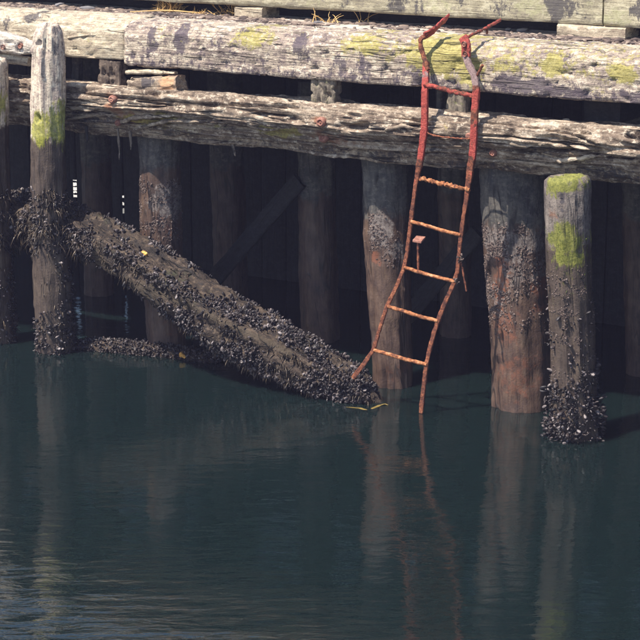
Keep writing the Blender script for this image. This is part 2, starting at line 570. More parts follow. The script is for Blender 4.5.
DECK_Z = 2.40
XL, XR = -8.0, 6.5          # how far the wharf goes on to both sides of the picture
BACK = 2.7                  # y of the added rear bulkhead
def boxy(name, c, size, mat, parent, r=.012, seg=None, amp=.003, axis='x', seed=0., mask=None, ring=20):
    """a sawn timber with slightly uneven faces"""
    c, size = np.array(c, float), np.array(size, float)
    L = {'x': 0, 'y': 1, 'z': 2}[axis]
    d = np.zeros(3)
    d[L] = size[L]/2
    ref = (0, 0, 1) if axis != 'z' else (0, 1, 0)
    wh = {'x': (size[1], size[2]), 'y': (size[0], size[2]), 'z': (size[0], size[1])}[axis]
    n = seg or max(4, int(size[L]/.12))
    s = Sweep([c-d, c+d], rrect(wh[0], wh[1], r, ring), n, ref)
    s.push(amp*fbm(s.P*np.array([3., 3, 3])+seed, 3)*1.5)
    return s.build(name, mat, parent, mask=mask, seed=seed, sharp=60)

deck = bpy.data.objects.new('deck', None)
deck.location = (0, .4, DECK_Z)
link(deck)
tag(deck, 'weathered plank deck on top of the wharf', None, kind='structure')
y = .425
k = 0
while y < BACK-.05:
    wd = [.19, .17, .2][k % 3]
    x = XL
    while x < XR-.1:
        L = min(XR-x, [4.7, 3.9, 5.2, 4.3][(k*3+int(x*2)) % 4])
        boxy('plank', (x+L/2, y+wd/2, DECK_Z-.03+random.uniform(-.004, .004)), (L-.004, wd-.0015, .06), M['plank'], deck, .008, seed=k*7.+x, ring=16)
        x += L
    y += wd
    k += 1

# ------------------------------------------------------------------ cap timbers along the wharf edge
SEAM = at(122.5, 40, 0)[0]
def cap_timber(x0, x1, yc, zc, w, h, label, mat, mask, seed, n):
    t = thing('cap_timber', ((x0+x1)/2, yc, zc-h/2), label, 'timber')
    s = Sweep([(x0, yc, zc), (x1, yc, zc)], rrect(w, h, .018, 90), n)
    U, V = s.uvgrid()
    q = np.stack([U*1.6, V*9, np.full_like(U, seed)], -1)
    rot = fbm(s.P*np.array([3, 6, 6])+seed, 5, gain=.6)
    d = .006*fbm(q, 4)+.007*rot
    chip = np.clip(pn(s.P*np.array([4, 8, 8])+seed*3), 0, 1)
    top = np.clip((s.P[..., 2]-zc-h/2+.09)/.09, 0, 1)*np.clip((yc-w/2+.10-s.P[..., 1])/.10, 0, 1)
    d = d-top*(.006+.05*chip*np.clip(.5+rot, 0, 1.2))
    pit = np.clip(fbm(s.P*np.array([11, 18, 18])+seed, 3)-.28, 0, 1)
    d = d-pit*.045
    edge = np.clip(1-(s.u-s.u[0])/.03, 0, 1)+np.clip(1-(s.u[-1]-s.u)/.03, 0, 1)
    s.push(d-edge[:, None]*.012)
    # the front top arris is worn to a slope
    c = .085+.03*pn(np.stack([s.P[..., 0]*2.3+seed, 0*d, 0*d], -1))+.02*pn(s.P*np.array([9, 9, 9]))
    cut = np.clip(c-((s.P[..., 1]-(yc-w/2))+(zc+h/2-s.P[..., 2])), 0, .2)/2
    s.P = s.P+cut[..., None]*np.array([0, 1, -1.])
    s.build('beam', mat, t, mask=mask, seed=seed, sharp=75)
    return t
def cap_mask(V):
    li = blobs(V, [(250, 38, 24, 14, .75), (160, 34, 16, 8, .5), (362, 45, 30, 14, .75), (400, 50, 60, 12, .6), (540, 66, 110, 13, .55), (440, 55, 40, 24, .95), (470, 70, 20, 20, .8),
                   (505, 62, 14, 12, .7), (552, 66, 14, 14, .95), (622, 72, 14, 14, .95), (395, 50, 16, 16, .6), (600, 90, 10, 8, .5), (700, 85, 30, 20, .8)])
    stn_shade = blobs(V, [(151, 40, 6, 16, .9), (180, 40, 7, 18, 1.0), (215, 42, 10, 12, .5), (232, 52, 10, 10, .6), (240, 33, 8, 14, .7), (262, 62, 10, 8, .6),
                    (300, 47, 9, 14, .85), (307, 58, 8, 10, .7), (340, 63, 7, 12, .8), (362, 66, 8, 12, .8), (420, 78, 14, 14, .9), (450, 88, 12, 8, .6),
                    (520, 84, 40, 9, 1.0), (560, 92, 40, 8, .9), (523, 64, 6, 8, .6), (565, 62, 6, 8, .7), (630, 98, 20, 8, .8), (480, 84, 16, 8, .7), (275, 55, 14, 18, .35), (200, 55, 20, 12, .45)])
    li = np.maximum(li, (.36+.16*np.clip((V[:, 0]-.2)/.6, 0, 1))*np.clip((V[:, 2]-2.19)/.08, 0, 1)*(V[:, 0] > -1.2))
    stn_shade = np.maximum(stn_shade, .34+.2*np.clip((2.26-V[:, 2])/.1, 0, 1))
    return masks(li, stn_shade, 0, 0, len(V))
cap_r = cap_timber(SEAM+.006, XR, .2, 2.283, .40, .315, 'long grey cap timber with yellow lichen and dark stains behind the ladder top', M['cap'], cap_mask, 1.3, 420)
def capl_mask(V):
    li = blobs(V, [(95, 40, 26, 16, .45), (20, 58, 20, 6, .6)], .02)
    stn_shade = blobs(V, [(28, 19, 12, 5, .9), (5, 22, 6, 10, .6)], .02)  # includes the shade of a notch painted beside the post
    return masks(li, stn_shade, 0, 0, len(V))
cap_l = cap_timber(XL, SEAM-.006, .225, 2.30, .40, .295, 'tan cap timber with a long crack behind the tall bleached post', M['cap_tan'], capl_mask, 4.7, 300)
# the long drying crack standing open: a raised splinter lip below it
a, b = at(66, 38, .0), at(112, 33, .02)
def bar(name, pts, w, h, mat, parent, ring=10, n=None, ref=(0, 0, 1), amp=.004, r=None, mask=None, smooth=True, seed=0.):
    n = n or max(8, int(sum(np.linalg.norm(np.subtract(p[:3], q[:3])) for p, q in zip(pts, pts[1:]))/.02))
    s = Sweep(pts, rrect(w, h, r or min(w, h)*.35, ring), n, ref, smooth)
    s.push(amp*fbm(s.P*22+seed, 4)*1.4)
    return s.build(name, mat, parent, mask=mask, seed=seed, sharp=60, endnoise=.003), s
bar('splinter', [(*(a+[0, .028, 0]), 1), (*((a+b)/2+[0, .026, .004]), 1.1), (*(b+[0, .02, 0]), .3)], .03, .016, M['cap_tan'], cap_l)

# torn fender board on the far left
bl = thing('torn_board', at(10, 50, -.05), 'pale torn board hanging on the cap timber left of the tall post', 'board')
def board_pt(x, y, Y): return at(x, y, Y)
pts = [(*board_pt(-140, 30, -.05), 1), (*board_pt(-60, 36, -.05), 1.05), (*board_pt(0, 42, -.05), 1), (*board_pt(20, 45, -.05), .85), (*board_pt(37, 49, -.045), .5)]
s = Sweep(pts, rrect(.08, .155, .025, 40), 120)
s.push(.012*fbm(s.P*np.array([5, 20, 24]), 4)-.03*np.clip(fbm(s.P*14, 3)-.2, 0, 1))
s.build('board', M['plank'], bl, mask=lambda V: masks(0, blobs(V, [(2, 47, 4, 5, .9), (20, 46, 4, 5, .8), (34, 52, 5, 4, .8)], -.05), 0, 0, len(V)), seed=2.)
for x, y in ((3, 47), (20, 46)):
    c = at(x, y, -.095)
    s = Sweep([c+[0, .03, 0], c+[0, -.006, 0]], (circle(10)[0]*.018, circle(10)[1]), 4, (0, 0, 1))
    s.build('bolt', M['bolt'], bl)
pts = [(*at(-140, 44, .0), 1), (*at(-30, 52, .0), 1), (*at(5, 57, 0), .95), (*at(30, 62, .0), .7)]
s = Sweep(pts, rrect(.07, .09, .03, 28), 70)
s.push(.008*fbm(s.P*np.array([5, 20, 24]), 4))
s.build('lower_strip', M['cap_tan'], bl, seed=6.)

# ------------------------------------------------------------------ rail timbers standing on blocks behind the cap
RY, RZ0 = .98, 2.485
JOINT = at(603, 15, RY)[0]
def rail_mask(V):
    stn_shade = blobs(V, [(395, -2, 14, 16, .8), (420, 5, 12, 14, .55), (500, 8, 14, 12, .6), (555, 6, 9, 18, 1.0), (575, 10, 14, 14, .6), (640, 12, 8, 14, .8), (345, 2, 10, 10, .5), (458, 2, 16, 10, .5)], RY)
    li = blobs(V, [(530, 8, 22, 14, .7), (615, 18, 20, 12, .7), (440, 6, 20, 12, .6), (300, 0, 60, 14, .5), (590, 10, 10, 16, .5)], RY)
    return masks(li, stn_shade, 0, 0, len(V))
for x0, x1, lab in ((XL, JOINT-.006, 'long lichen-green rail timber raised above the deck debris'), (JOINT+.006, XR, 'lichen-green rail timber right of the joint at the top right corner')):
    t = thing('rail_timber', ((x0+x1)/2, RY+.12, RZ0), lab, 'timber')
    s = Sweep([(x0, RY+.12, RZ0+.13), (x1, RY+.12, RZ0+.13)], rrect(.24, .26, .02, 48), int((x1-x0)/.03))
    s.push(.006*fbm(s.P*np.array([3, 9, 9]), 4))
    s.build('beam', M['rail'], t, mask=rail_mask, seed=x0)
t = boxy('slit_blocker', ((XL+XR)/2, RY+.34, DECK_Z+.075), (XR-XL, .16, .15), M['dark'], None, .01, seed=3.)  # added to stop the bright deck showing under the rail
tag(t, 'dark timber added to darken the slit under the rail timber', 'timber')
for px, wpx, lab in ((250, 28, 'short tan block under the rail timber beside the dry grass at top centre'), (593, 62, 'wide tan block under the rail joint at the top right'), (-120, 40, ''), (420-10, 0, '')):
    if not wpx or not lab: continue
    c = at(px, 20 if px > 400 else 8, RY+.03)
    L = wpx*metres(px, 10, RY)/math.cos(YAW)
    t = boxy('rail_block', (c[0], RY+.12, (DECK_Z+RZ0)/2), (L, .235, RZ0-DECK_Z-.003), M['cap_tan'], None, .012, seg=16, amp=.006, seed=px)
    tag(t, lab, 'block')
for xo in (-6.2, -4.1, 4.2):
    t = boxy('rail_block', (xo, RY+.12, (DECK_Z+RZ0)/2), (.4, .235, RZ0-DECK_Z-.003), M['cap_tan'], None, .012, seg=16, amp=.006, seed=xo)
    tag(t, 'tan block under the rail timber beyond the picture edge', 'block', 'rail blocks beyond the edge')

# ------------------------------------------------------------------ lower beam, split and rotten
LB_Y, LB_Z, LB_H, LB_W = .10, 1.785, .35, .37
lb = thing('lower_beam', (0, LB_Y, LB_Z-LB_H/2), 'long split and rotten lower beam with bleached top edge running under the cap timbers', 'beam')
s = Sweep([(XL, LB_Y, LB_Z+.0), (-2.7, LB_Y, LB_Z), (-.9, LB_Y, LB_Z+.005), (XR, LB_Y, LB_Z)], rrect(LB_W, LB_H, .075, 190), 760)
U, V = s.uvgrid()
x = s.P[..., 0]
wob = .035*pn(np.stack([x*.6, x*0+3, x*0], -1))+.006*pn(np.stack([x*5, x*0+9, x*0], -1))
q = np.stack([x*.75, (V+wob)*19, x*0+2], -1)
q2 = np.stack([x*1.3, (V+wob)*46, x*0+7], -1)
n1 = fbm(q, 3, gain=.5)
crk = np.exp(-(np.abs(pn(np.stack([x*.5, (V+wob)*10, x*0+5], -1)))/.032)**2)+.8*np.exp(-(np.abs(pn(np.stack([x*.8, (V+wob)*17, x*0+15], -1)))/.05)**2)
d = .021*n1+.013*fbm(q2, 3)+.007*fbm(s.P*np.array([9, 26, 26]), 3)-.075*crk*np.clip(.5+pn(s.P*np.array([2.2, 3, 3]))*1.5, 0, 1)
# a ledge: the upper half stands proud, the lower half has rotted back
rel = (s.P[..., 2]-LB_Z)/(LB_H/2)
ledge = .15+.22*pn(np.stack([x*1.2, x*0+1, x*0], -1))+.10*pn(np.stack([x*8, x*0+4, x*0], -1))
front = np.clip((LB_Y-s.P[..., 1])/.12, 0, 1)
d = d+front*(.032*np.tanh((rel-ledge)*9)-.012)-front*.11*np.clip(-.05-rel, 0, 1)
hole = np.clip(fbm(s.P*np.array([3.2, 9, 11])+5, 3)-.33, 0, 1)
d = d-hole*.10
s.push(d)
lb_s = s
def lb_mask(V):
    rust = .8*blobs(V, [(321, 122, 12, 8, .8), (324, 139, 20, 10, .8), (340, 137, 22, 10, .55), (112, 105, 11, 12, .8), (125, 118, 18, 8, .9), (345, 140, 30, 10, .6), (492, 152, 10, 7, .6), (95, 116, 16, 4, .6),
                     (520, 150, 12, 5, .5), (300, 130, 8, 6, .4)], -.08)
    yel = blobs(V, [(140, 121, 34, 6, .95), (165, 118, 20, 5, .8), (275, 132, 30, 6, .85), (210, 128, 20, 4, .6), (170, 132, 40, 6, .45), (450, 130, 10, 8, .5), (225, 108, 12, 5, .4)], -.08)
    stn_shade = blobs(V, [(80, 120, 40, 10, .6), (60, 130, 40, 10, .5), (380, 158, 60, 8, .6), (470, 170, 50, 8, .6), (600, 178, 60, 8, .6), (300, 152, 60, 7, .5), (150, 133, 60, 6, .5), (540, 155, 24, 5, .6), (250, 145, 60, 6, .45), (430, 150, 10, 8, .6)], -.08)  # mostly a dark band painting shade along the lower half
    return masks(yel, stn_shade, rust, 0, len(V))
s.build('beam', M['beam'], lb, mask=lb_mask, sharp=80)
def surf_at(sw, x, y):
    """front-most point of a swept surface on the sight line through a measured photo position"""
    P = sw.P.reshape(-1, 3)
    p = proj(P)
    r = np.hypot(p[:, 0]-x, p[:, 1]-y)
    k = r < max(2.0, r.min()*1.3)
    Q = P[k]
    return Q[np.argmin(np.linalg.norm(Q-CAM, axis=1))]
# splinters lifting off its face
spl = [((62, 122), (95, 116), (118, 117), .03, .8), ((112, 126), (135, 119), (185, 117), .035, 1.2), ((128, 131), (165, 122), (230, 124), .03, 1.), ((60, 108), (90, 111), (120, 106), .03, .8),
       ((175, 112), (215, 108), (262, 114), .028, 1), ((240, 126), (270, 131), (300, 128), .026, .9), ((335, 127), (352, 135), (368, 140), .03, .8),
       ((545, 162), (575, 158), (612, 157), .032, 1.1), ((600, 160), (630, 160), (660, 157), .032, .9), ((380, 132), (400, 126), (418, 130), .03, .9), ((170, 139), (220, 143), (262, 146), .028, 1.),
       ((280, 152), (330, 158), (372, 159), .028, 1.), ((500, 143), (525, 147), (548, 144), .025, .9), ((200, 121), (245, 118), (300, 124), .022, .8)]
for k, (p0, p1, p2, wd, pr) in enumerate(spl):
    Y = -.10
    q0, q1, q2_ = surf_at(lb_s, *p0)+[0, .012, 0], surf_at(lb_s, *p1)+[0, -.006*pr, 0], surf_at(lb_s, *p2)+[0, .012, 0]
    bar('splinter', [(*q0, .35), (*((q0+q1)/2+[0, -.004, 0]), .9), (*q1, 1.0), (*((q1+q2_)/2+[0, -.004, .004]), .8), (*q2_, .25)], wd*.8, wd*.9, M['beam'] if k % 3 else M['chunk'], lb, n=34, amp=.007, seed=k*3.1)
for k, (p0, p1) in enumerate((((118, 136), (119.5, 160)), ((130, 138), (131, 150)), ((86, 133), (87, 143)), ((233, 146), (239, 152)))):
    q0, q1 = at(*p0, -.03), at(*p1, -.04)
    if k == 3:
        q0 = surf_at(lb_s, 230, 142)+[0, .02, -.03]
        q1 = q0+np.array([.055, -.035, -.075])
    bar('hanging_sliver', [(*(q0+[0, 0, .05]), 1), (*((q0+q1)/2+[.006, 0, 0]), .8), (*q1, .2)], .022, .016, M['dark'] if k < 3 else M['beam'], lb, n=14, ref=(0, 1, 0), seed=k)
for (x, y, r) in ((321, 121, 6.2), (324, 138.5, 6.5), (112, 100, 5), (118, 124, 4), (492, 152, 4.5), (470, 137, 4.2)):
    c = surf_at(lb_s, x, y)+[0, -.012, 0]
    m_ = r*.85*metres(x, y, -.1)
    sec = circle(14)
    s = Sweep([(*(c+[0, .09, 0]), .6*m_), (*(c+[0, .012, 0]), .98*m_), (*(c+[0, .0, 0]), m_), (*(c+[0, -.010, .0]), .85*m_), (*(c+[0, -.014, 0]), .6*m_)], sec, 9, (0, 0, 1))
    s.push(.004*fbm(s.P*40, 3))
    s.build('bolt', M['bolt'], lb)

# ------------------------------------------------------------------ cross beams whose ends show in the gap between cap and lower beam
for k, (x, wd, dp, Y, lab) in enumerate(((113, .20, .10, .03, 'brown rotten spacer block in the gap beside the timber joint'),
                                          (326, .19, .10, .02, 'hollow grey-green spacer block in the middle of the gap'),
                                          (459, .135, .09, .04, 'grey spacer block in the gap between the ladder rails'),
                                          (78, .07, .07, .30, 'narrow dim spacer block in the gap right of the tall post'),
                                          (441, .055, .06, .22, 'thin dim stud in the gap just right of the left ladder rail'))):
    c = at(x, 92, Y+dp/2)
    t = thing('spacer_block', (c[0], Y+dp/2, 1.93), lab, 'block')
    s = Sweep([(c[0]+.006, Y+dp/2, 2.15), (c[0], Y+dp/2, 2.04), (c[0]-.004, Y+dp/2, 1.93)], rrect(wd, dp, .022, 60), 40, (0, 1, 0))
    d = .010*fbm(s.P*np.array([26, 26, 6])+k, 4)
    if k < 2:   # rotted hollows in the face
        d = d-.055*np.clip(fbm(s.P*np.array([22, 10, 11])+k*4+2, 2)-.12, 0, .6)
    s.push(d)
    s.build('block', (M['rot'], M['dull'], M['dull'], M['pile'], M['pile'])[k], t, seed=k*2., sharp=80,
            mask=(lambda V: masks(.42, .3, 0, 0, len(V))) if k in (1, 2) else None)
for k in range(6):      # bearers running back under the deck
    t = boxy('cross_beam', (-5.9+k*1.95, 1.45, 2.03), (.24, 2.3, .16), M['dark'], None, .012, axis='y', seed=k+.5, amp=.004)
    tag(t, 'dark cross beam running back under the deck behind the gap', 'beam', 'cross beams under the deck')
ch = thing('split_chunk', at(157, 92, .03), 'bright split wood chunk wedged in the gap right of the timber joint', 'wood chunk')
p0, p1 = at(130, 84, .05), at(181.5, 84, .03)
s = Sweep([(*p0, .85), (*((p0+p1)/2), .95), (*p1, 1)], rrect(.13, .115, .02, 40), 60)
s.push(.014*fbm(s.P*np.array([5, 26, 26]), 4)-.05*np.clip(fbm(s.P*np.array([9, 14, 14])+8, 2)-.2, 0, 1))
s.build('chunk', M['chunk'], ch, mask=lambda V: masks(0, blobs(V, [(150, 82, 8, 8, .9)], .03), blobs(V, [(171, 82, 12, 9, .8)], .03), 0, len(V)), sharp=80, endnoise=.02)
p0, p1 = at(128, 71.5, .02), at(176, 73, .04)
bar('slab', [(*p0, .8), (*((p0+p1)/2+[0, 0, .004]), 1), (*p1, .5)], .09, .03, M['cap_tan'], ch, ring=20, n=40, amp=.006)

# ------------------------------------------------------------------ piles and posts
def pile(name, pts, label, mat, nring=44, step=.022, amp=.012, flute=.012, seed=0., mask=None, cat='pile', group=None, groove=1.0, extra=None, chamfer=0.):
    base = np.array(pts[-1][:3])
    t = thing(name, (base[0], base[1], min(p[2] for p in pts)), label, cat, group)
    L = sum(np.linalg.norm(np.subtract(p[:3], q[:3])) for p, q in zip(pts, pts[1:]))
    s = Sweep(pts, circle(nring), int(L/step), (0, 1, 0))
    th = np.repeat(s.ang[None], len(s.u), 0)
    zz = s.axis[:, 2][:, None]+0*th
    c, sn = np.cos(th), np.sin(th)
    q = np.stack([c*3.2+seed, sn*3.2, zz*1.2], -1)
    d = flute*fbm(q, 4)*1.3+amp*fbm(np.stack([c*2+seed, sn*2, zz*9], -1), 4)*.5
    cr = np.abs(pn(np.stack([c*4.5+seed*2, sn*4.5, zz*.6], -1)))
    d = d-groove*.02*np.exp(-(cr/.05)**2)*np.clip(.4+pn(np.stack([c*2, sn*2, zz*1.5+seed], -1))*2, 0, 1)
    if chamfer:
        e = np.clip(1-s.u/chamfer, 0, 1)
        d = d-(e**2*.02)[:, None]-e[:, None]*.03*np.clip(fbm(q*2, 3), 0, 1)
    if extra: d = d+extra(s)
    s.push(d)
    s.build('shaft', mat, t, mask=mask, seed=seed, sharp=70, endnoise=.03)
    return t, s
def P4(x, y, Y, rpx): return (*at(x, y, Y), rpx*metres(x, y, Y))
def sink(pts, z=-.5):
    """carry the last run of the path on below the water"""
    a, b = np.array(pts[-2]), np.array(pts[-1])
    d = (b-a)/(a[2]-b[2])
    e = b+d*(b[2]-z)
    e[3] = b[3]
    return pts+[tuple(e)]
def zramp(V, lo, hi): return np.clip((hi-V[:, 2])/(hi-lo), 0, 1)

# tall bleached fender post
def dents(items, Y):
    def f(s):
        P = s.P
        out = 0
        for x, y, r, dep in items:
            c = at(x, y, Y)
            rr = np.sqrt(((P[..., 0]-c[0])*math.cos(YAW))**2+(P[..., 2]-c[2])**2)/(r*metres(x, y, Y))
            out = out-dep*np.exp(-rr**4)*(P[..., 1] < c[1]+.06)
        return out
    return f
def pb_mask(V):
    li = blobs(V, [(40, 130, 10, 18, 1.0), (58, 124, 10, 26, 1.0), (48, 126, 18, 16, .8), (59, 92, 7, 26, .6), (50, 146, 14, 10, .5), (58, 60, 4, 16, .3)], -.3)
    stn_shade = blobs(V, [(40.5, 43, 3.2, 4, 1.3), (40, 118, 3, 4, 1.3), (53, 30, 12, 5, .6), (52, 50, 8, 22, .5), (48, 90, 5, 20, .35), (63, 45, 3, 24, .5)], -.3)  # streaks, plus dark discs painting the shade in the knot holes
    z0 = at(50, 146, -.3)[2]
    return masks(li, stn_shade, 0, zramp(V, z0-.06, z0+.16), len(V))
pB, sB = pile('fender_post', sink([P4(49, 24, -.215, 12.5), P4(48.5, 45, -.215, 15), P4(48, 75, -.215, 16.2), P4(49, 140, -.20, 16.5), P4(51, 250, -.165, 17.5), P4(55, 352, -.13, 18.5)]),
              'tall bleached fender post with green algae band rising in front of the left cap timber', M['post'], seed=1., mask=pb_mask, cat='post',
              extra=dents([(40.5, 43, 3.4, .03), (40, 118, 3.2, .035), (35, 50, 3, -.02)], -.3), chamfer=.07)
def pa_mask(V):
    z0 = at(0, 135, -.3)[2]
    return masks(blobs(V, [(4, 110, 12, 26, .9), (6, 140, 10, 14, .6)], -.3), blobs(V, [(3, 75, 8, 18, .5)], -.3), 0, zramp(V, z0-.06, z0+.16), len(V))
pA, sA = pile('fender_post', sink([P4(-8, 58, -.20, 15.5), P4(-8, 120, -.20, 16), P4(-6, 250, -.16, 17), P4(-3, 345, -.13, 18)]),
              'fender post with green algae cut by the left picture edge', M['post'], seed=7., mask=pa_mask, cat='post', chamfer=.05)
def pc_mask(V):
    li = blobs(V, [(562, 184, 17, 10, .95), (552, 192, 8, 9, .8), (563, 240, 14, 19, 1.05), (565, 258, 15, 16, .8), (568, 282, 13, 20, .45), (552, 300, 6, 30, .3)], -.36)
    stn_shade = blobs(V, [(562, 199, 3.2, 3, 1.2), (562, 208, 3, 3, 1.2), (582, 215, 6, 40, .4), (588, 300, 8, 60, .5), (558, 258, 4, 8, .5)], -.36)  # dark spots in the dents, and shade painted down the right side
    return masks(li, stn_shade, blobs(V, [(552, 215, 8, 12, .5), (552, 300, 5, 30, .35), (580, 190, 10, 12, .3)], -.36), zramp(V, 1.0, 1.62)*.95, len(V))
pC, sC = pile('fender_post', sink([P4(567.5, 176, -.235, 21.8), P4(568, 200, -.235, 22.3), P4(569, 260, -.20, 22.3), P4(573, 350, -.15, 21.5), P4(575, 431, -.11, 21.5)]),
              'mossy cut-off fender post topped with yellow-green moss right of the ladder', M['post_dull'], seed=3.3, mask=pc_mask, cat='post',
              extra=dents([(562, 199, 3, .02), (562, 208, 2.6, .02)], -.36), chamfer=.03, groove=.6)

def q_mask(stain_shade=(), red=(), green=(), Y=.1, wet=.95, top=1.5):
    def f(V):
        return masks(blobs(V, green, Y) if green else 0, blobs(V, stain_shade, Y) if stain_shade else 0, blobs(V, red, Y) if red else 0, zramp(V, top-.35, top)*wet, len(V))
    return f
p1_, s1 = pile('timber_pile', sink([P4(159, 110, .33, 20.5), P4(160, 150, .33, 20.5), P4(162, 250, .32, 20), P4(168, 356, .30, 19)]), 'brown timber pile behind the weedy leaning log', M['pile'], seed=11.,
               mask=q_mask(red=[(160, 225, 18, 30, .4), (165, 320, 16, 30, .45)], green=[(160, 205, 26, 22, .85), (152, 235, 12, 20, .5)], stain_shade=[(160, 160, 20, 30, .4)], top=1.55))  # top dark patch paints the shadow under the lower beam
p3_, s3 = pile('timber_pile', sink([P4(384, 125, .36, 23), P4(385, 170, .36, 23), P4(388, 260, .36, 22), P4(393, 391, .35, 19.5)]), 'grey-green timber pile behind the lower ladder rungs', M['pile'], seed=21.,
               mask=q_mask(red=[(402, 330, 5, 24, .9), (369, 262, 4, 8, .7), (398, 375, 12, 14, .55), (380, 380, 10, 12, .4)], green=[(372, 232, 12, 22, .8), (385, 255, 12, 14, .7), (392, 222, 18, 14, .5)], stain_shade=[(395, 190, 18, 26, .4)], top=1.4))  # dark patch at the top paints the lower beam's shadow
p4_, s4 = pile('timber_pile', sink([P4(512, 140, .36, 32), P4(512, 185, .36, 32), P4(515, 260, .36, 30.5), P4(520, 340, .35, 29.5), P4(521.5, 412, .34, 29)]), 'thick red-brown timber pile crusted with barnacles left of the mossy post', M['pile'], seed=31.,
               mask=q_mask(red=[(496, 280, 9, 40, .85), (528, 290, 8, 34, .6), (503, 330, 16, 24, .6), (510, 380, 24, 36, .5), (535, 340, 7, 40, .5)], green=[(500, 245, 30, 20, .95), (512, 275, 26, 26, .65), (492, 300, 12, 26, .6)], stain_shade=[(525, 205, 24, 26, .5), (540, 300, 8, 60, .5)], top=1.42))  # dark patches paint the beam's shadow on top and the shaded right flank
# dim piles farther in
rows = [(294, 316, 150, 17.5, 320, 345, 19, 1.15, 'dim timber pile in the dark left of the ladder'),
        (0, 226, 130, 17, 232, 330, 17, 1.9, 'very dim timber pile deep under the wharf above the leaning log'),
        (0, 96, 130, 15, 100, 330, 15, 1.5, 'dim timber pile in the dark between tall post and brown pile'),
        (0, 637, 150, 15, 641, 380, 15, 1.5, 'dim reddish timber pile at the right picture edge'),
        (0, 452, 150, 15, 456, 330, 15, 1.8, 'very dim timber pile deep behind the ladder')]
for k, (_, x0, y0, r0, x1, y1, r1, Y, lab) in enumerate(rows):
    a4, b4 = P4(x0, y0, Y, r0), P4(x1, y1, Y, r1)
    up = np.array(a4)+(np.array(a4)-np.array(b4))/(a4[2]-b4[2])*(1.955-a4[2])
    up[3] = r0*metres(x0, y0, Y)
    pts = sink([tuple(up), b4], -.4)
    pile('timber_pile', pts, lab, M['pile'], seed=40+k*3., nring=32, step=.03, mask=q_mask(top=1.3))
for k, (x, Y) in enumerate(((-4.3, .33), (-5.8, .33), (3.3, .36), (4.6, .36), (3.0, -.2), (-3.9, -.2))):
    r = .15
    pile('timber_pile' if k < 4 else 'fender_post', [(x, Y, 1.9, r), (x+.01, Y, .8, r), (x+.02, Y, -.4, r*.95)], 'timber pile standing beyond the edge of the picture', M['pile'], seed=60+k*3., nring=28, step=.04,
         mask=q_mask(top=1.4), group='piles beyond the picture edge')

# braces in the dark
def board(name, p0, p1, w, th, mat, label):
    p0, p1 = np.array(p0), np.array(p1)
    t = thing(name, (p0+p1)/2, label, 'brace')
    s = Sweep([p0, p1], rrect(th, w, .012, 24), 60)
    s.push(.006*fbm(s.P*8, 4))
    s.build('board', mat, t)
board('diagonal_brace', at(300, 180, 1.0), at(196, 300, 1.0), .13, .05, M['dark'], 'dim diagonal brace board running down left from the dim pile')
board('diagonal_brace', at(478, 232, .75), at(396, 330, .75), .12, .05, M['dark'], 'dim diagonal brace behind the lower right ladder rail')

# ------------------------------------------------------------------ leaning log
lg_pts = [P4(-60, 200, .14, 24), P4(-20, 213, .11, 25), P4(35, 219, .06, 25), P4(75, 228, .0, 23), P4(120, 251, -.06, 23), P4(170, 283, -.09, 26), P4(230, 325, -.10, 29), P4(290, 357, -.10, 27), P4(342, 383, -.10, 21), P4(366, 401, -.10, 15), P4(378, 416, -.10, 10)]
lg = thing('leaning_log', lg_pts[-2][:3], 'big leaning log covered in mussels sloping from the tall post into the water', 'log')
s = Sweep(lg_pts, circle(60), 170, (0, 0, 1))
th = np.repeat(s.ang[None], len(s.u), 0)
q = np.stack([np.cos(th)*2.5, np.sin(th)*2.5, s.u[:, None]*2.2+0*th], -1)
d = .03*fbm(q, 4)+.022*fbm(s.P*13, 4, gain=.6)
# flattened sawn upper face with an edge ridge
d = d-.05*np.exp(-((th-1.15)/.45)**2)+.02*np.exp(-((th-.55)/.16)**2)
s.push(d)
sL = s
def lg_mask(V):
    p = proj(V)
    ridge = np.exp(-((p[:, 1]-(288+(p[:, 0]-150)*.46))/5)**2)*((p[:, 0] > 140) & (p[:, 0] < 292))
    low = np.exp(-((p[:, 1]-(262+(p[:, 0]-100)*.72))/7)**2)*((p[:, 0] > 95) & (p[:, 0] < 165))
    return masks(blobs(V, [(110, 250, 40, 20, .4), (165, 280, 20, 10, .6), (90, 225, 20, 10, .5), (200, 300, 20, 10, .5)], -.25), .38, np.clip(ridge*.9+low*.85, 0, 1), 0, len(V))
s.build('trunk', M['log'], lg, mask=lg_mask, sharp=80)
def lg_acc(P, N, i):
    p = proj(P)
    x, y = p[:, 0], p[:, 1]
    facing = ((CAM-P)*N).sum(1)/np.linalg.norm(CAM-P, axis=1) > -.35
    a = np.clip((x-105)/60, .55, 1)
    a = np.where(x < 78, 1.0, a)
    clump = np.clip(.42+3.2*fbm(P*5, 2), .02, 1)
    ridge = np.exp(-((y-(288+(x-150)*.46))/7)**2)*((x > 140) & (x < 285))
    low = np.exp(-((y-(262+(x-100)*.72))/9)**2)*((x > 95) & (x < 160))
    return a*clump*(1-np.clip(ridge+low, 0, .95))*facing*(P[:, 2] > -.03)
pp, nn = sample(sL, 30000, lg_acc)
scatter('mussels', MUS, pp, nn, .033, M['mussel'], lg, tilt=1.3)
pp, nn = sample(sL, 4200, lambda P, N, i: lg_acc(P, N, i)*np.where(proj(P)[:, 0] < 180, 1.0, .35))
fronds('rockweed', pp, nn, .06, .006, M['weed'], lg)
pp, nn = sample(sL, 5000, lambda P, N, i: (proj(P)[:, 0] < 80)*np.clip((CAM-P)@np.array([.5, -.86, 0])*N[:, 1]*-1, 0, 1))
fronds('rockweed', pp, nn, .095, .009, M['weed'], lg)
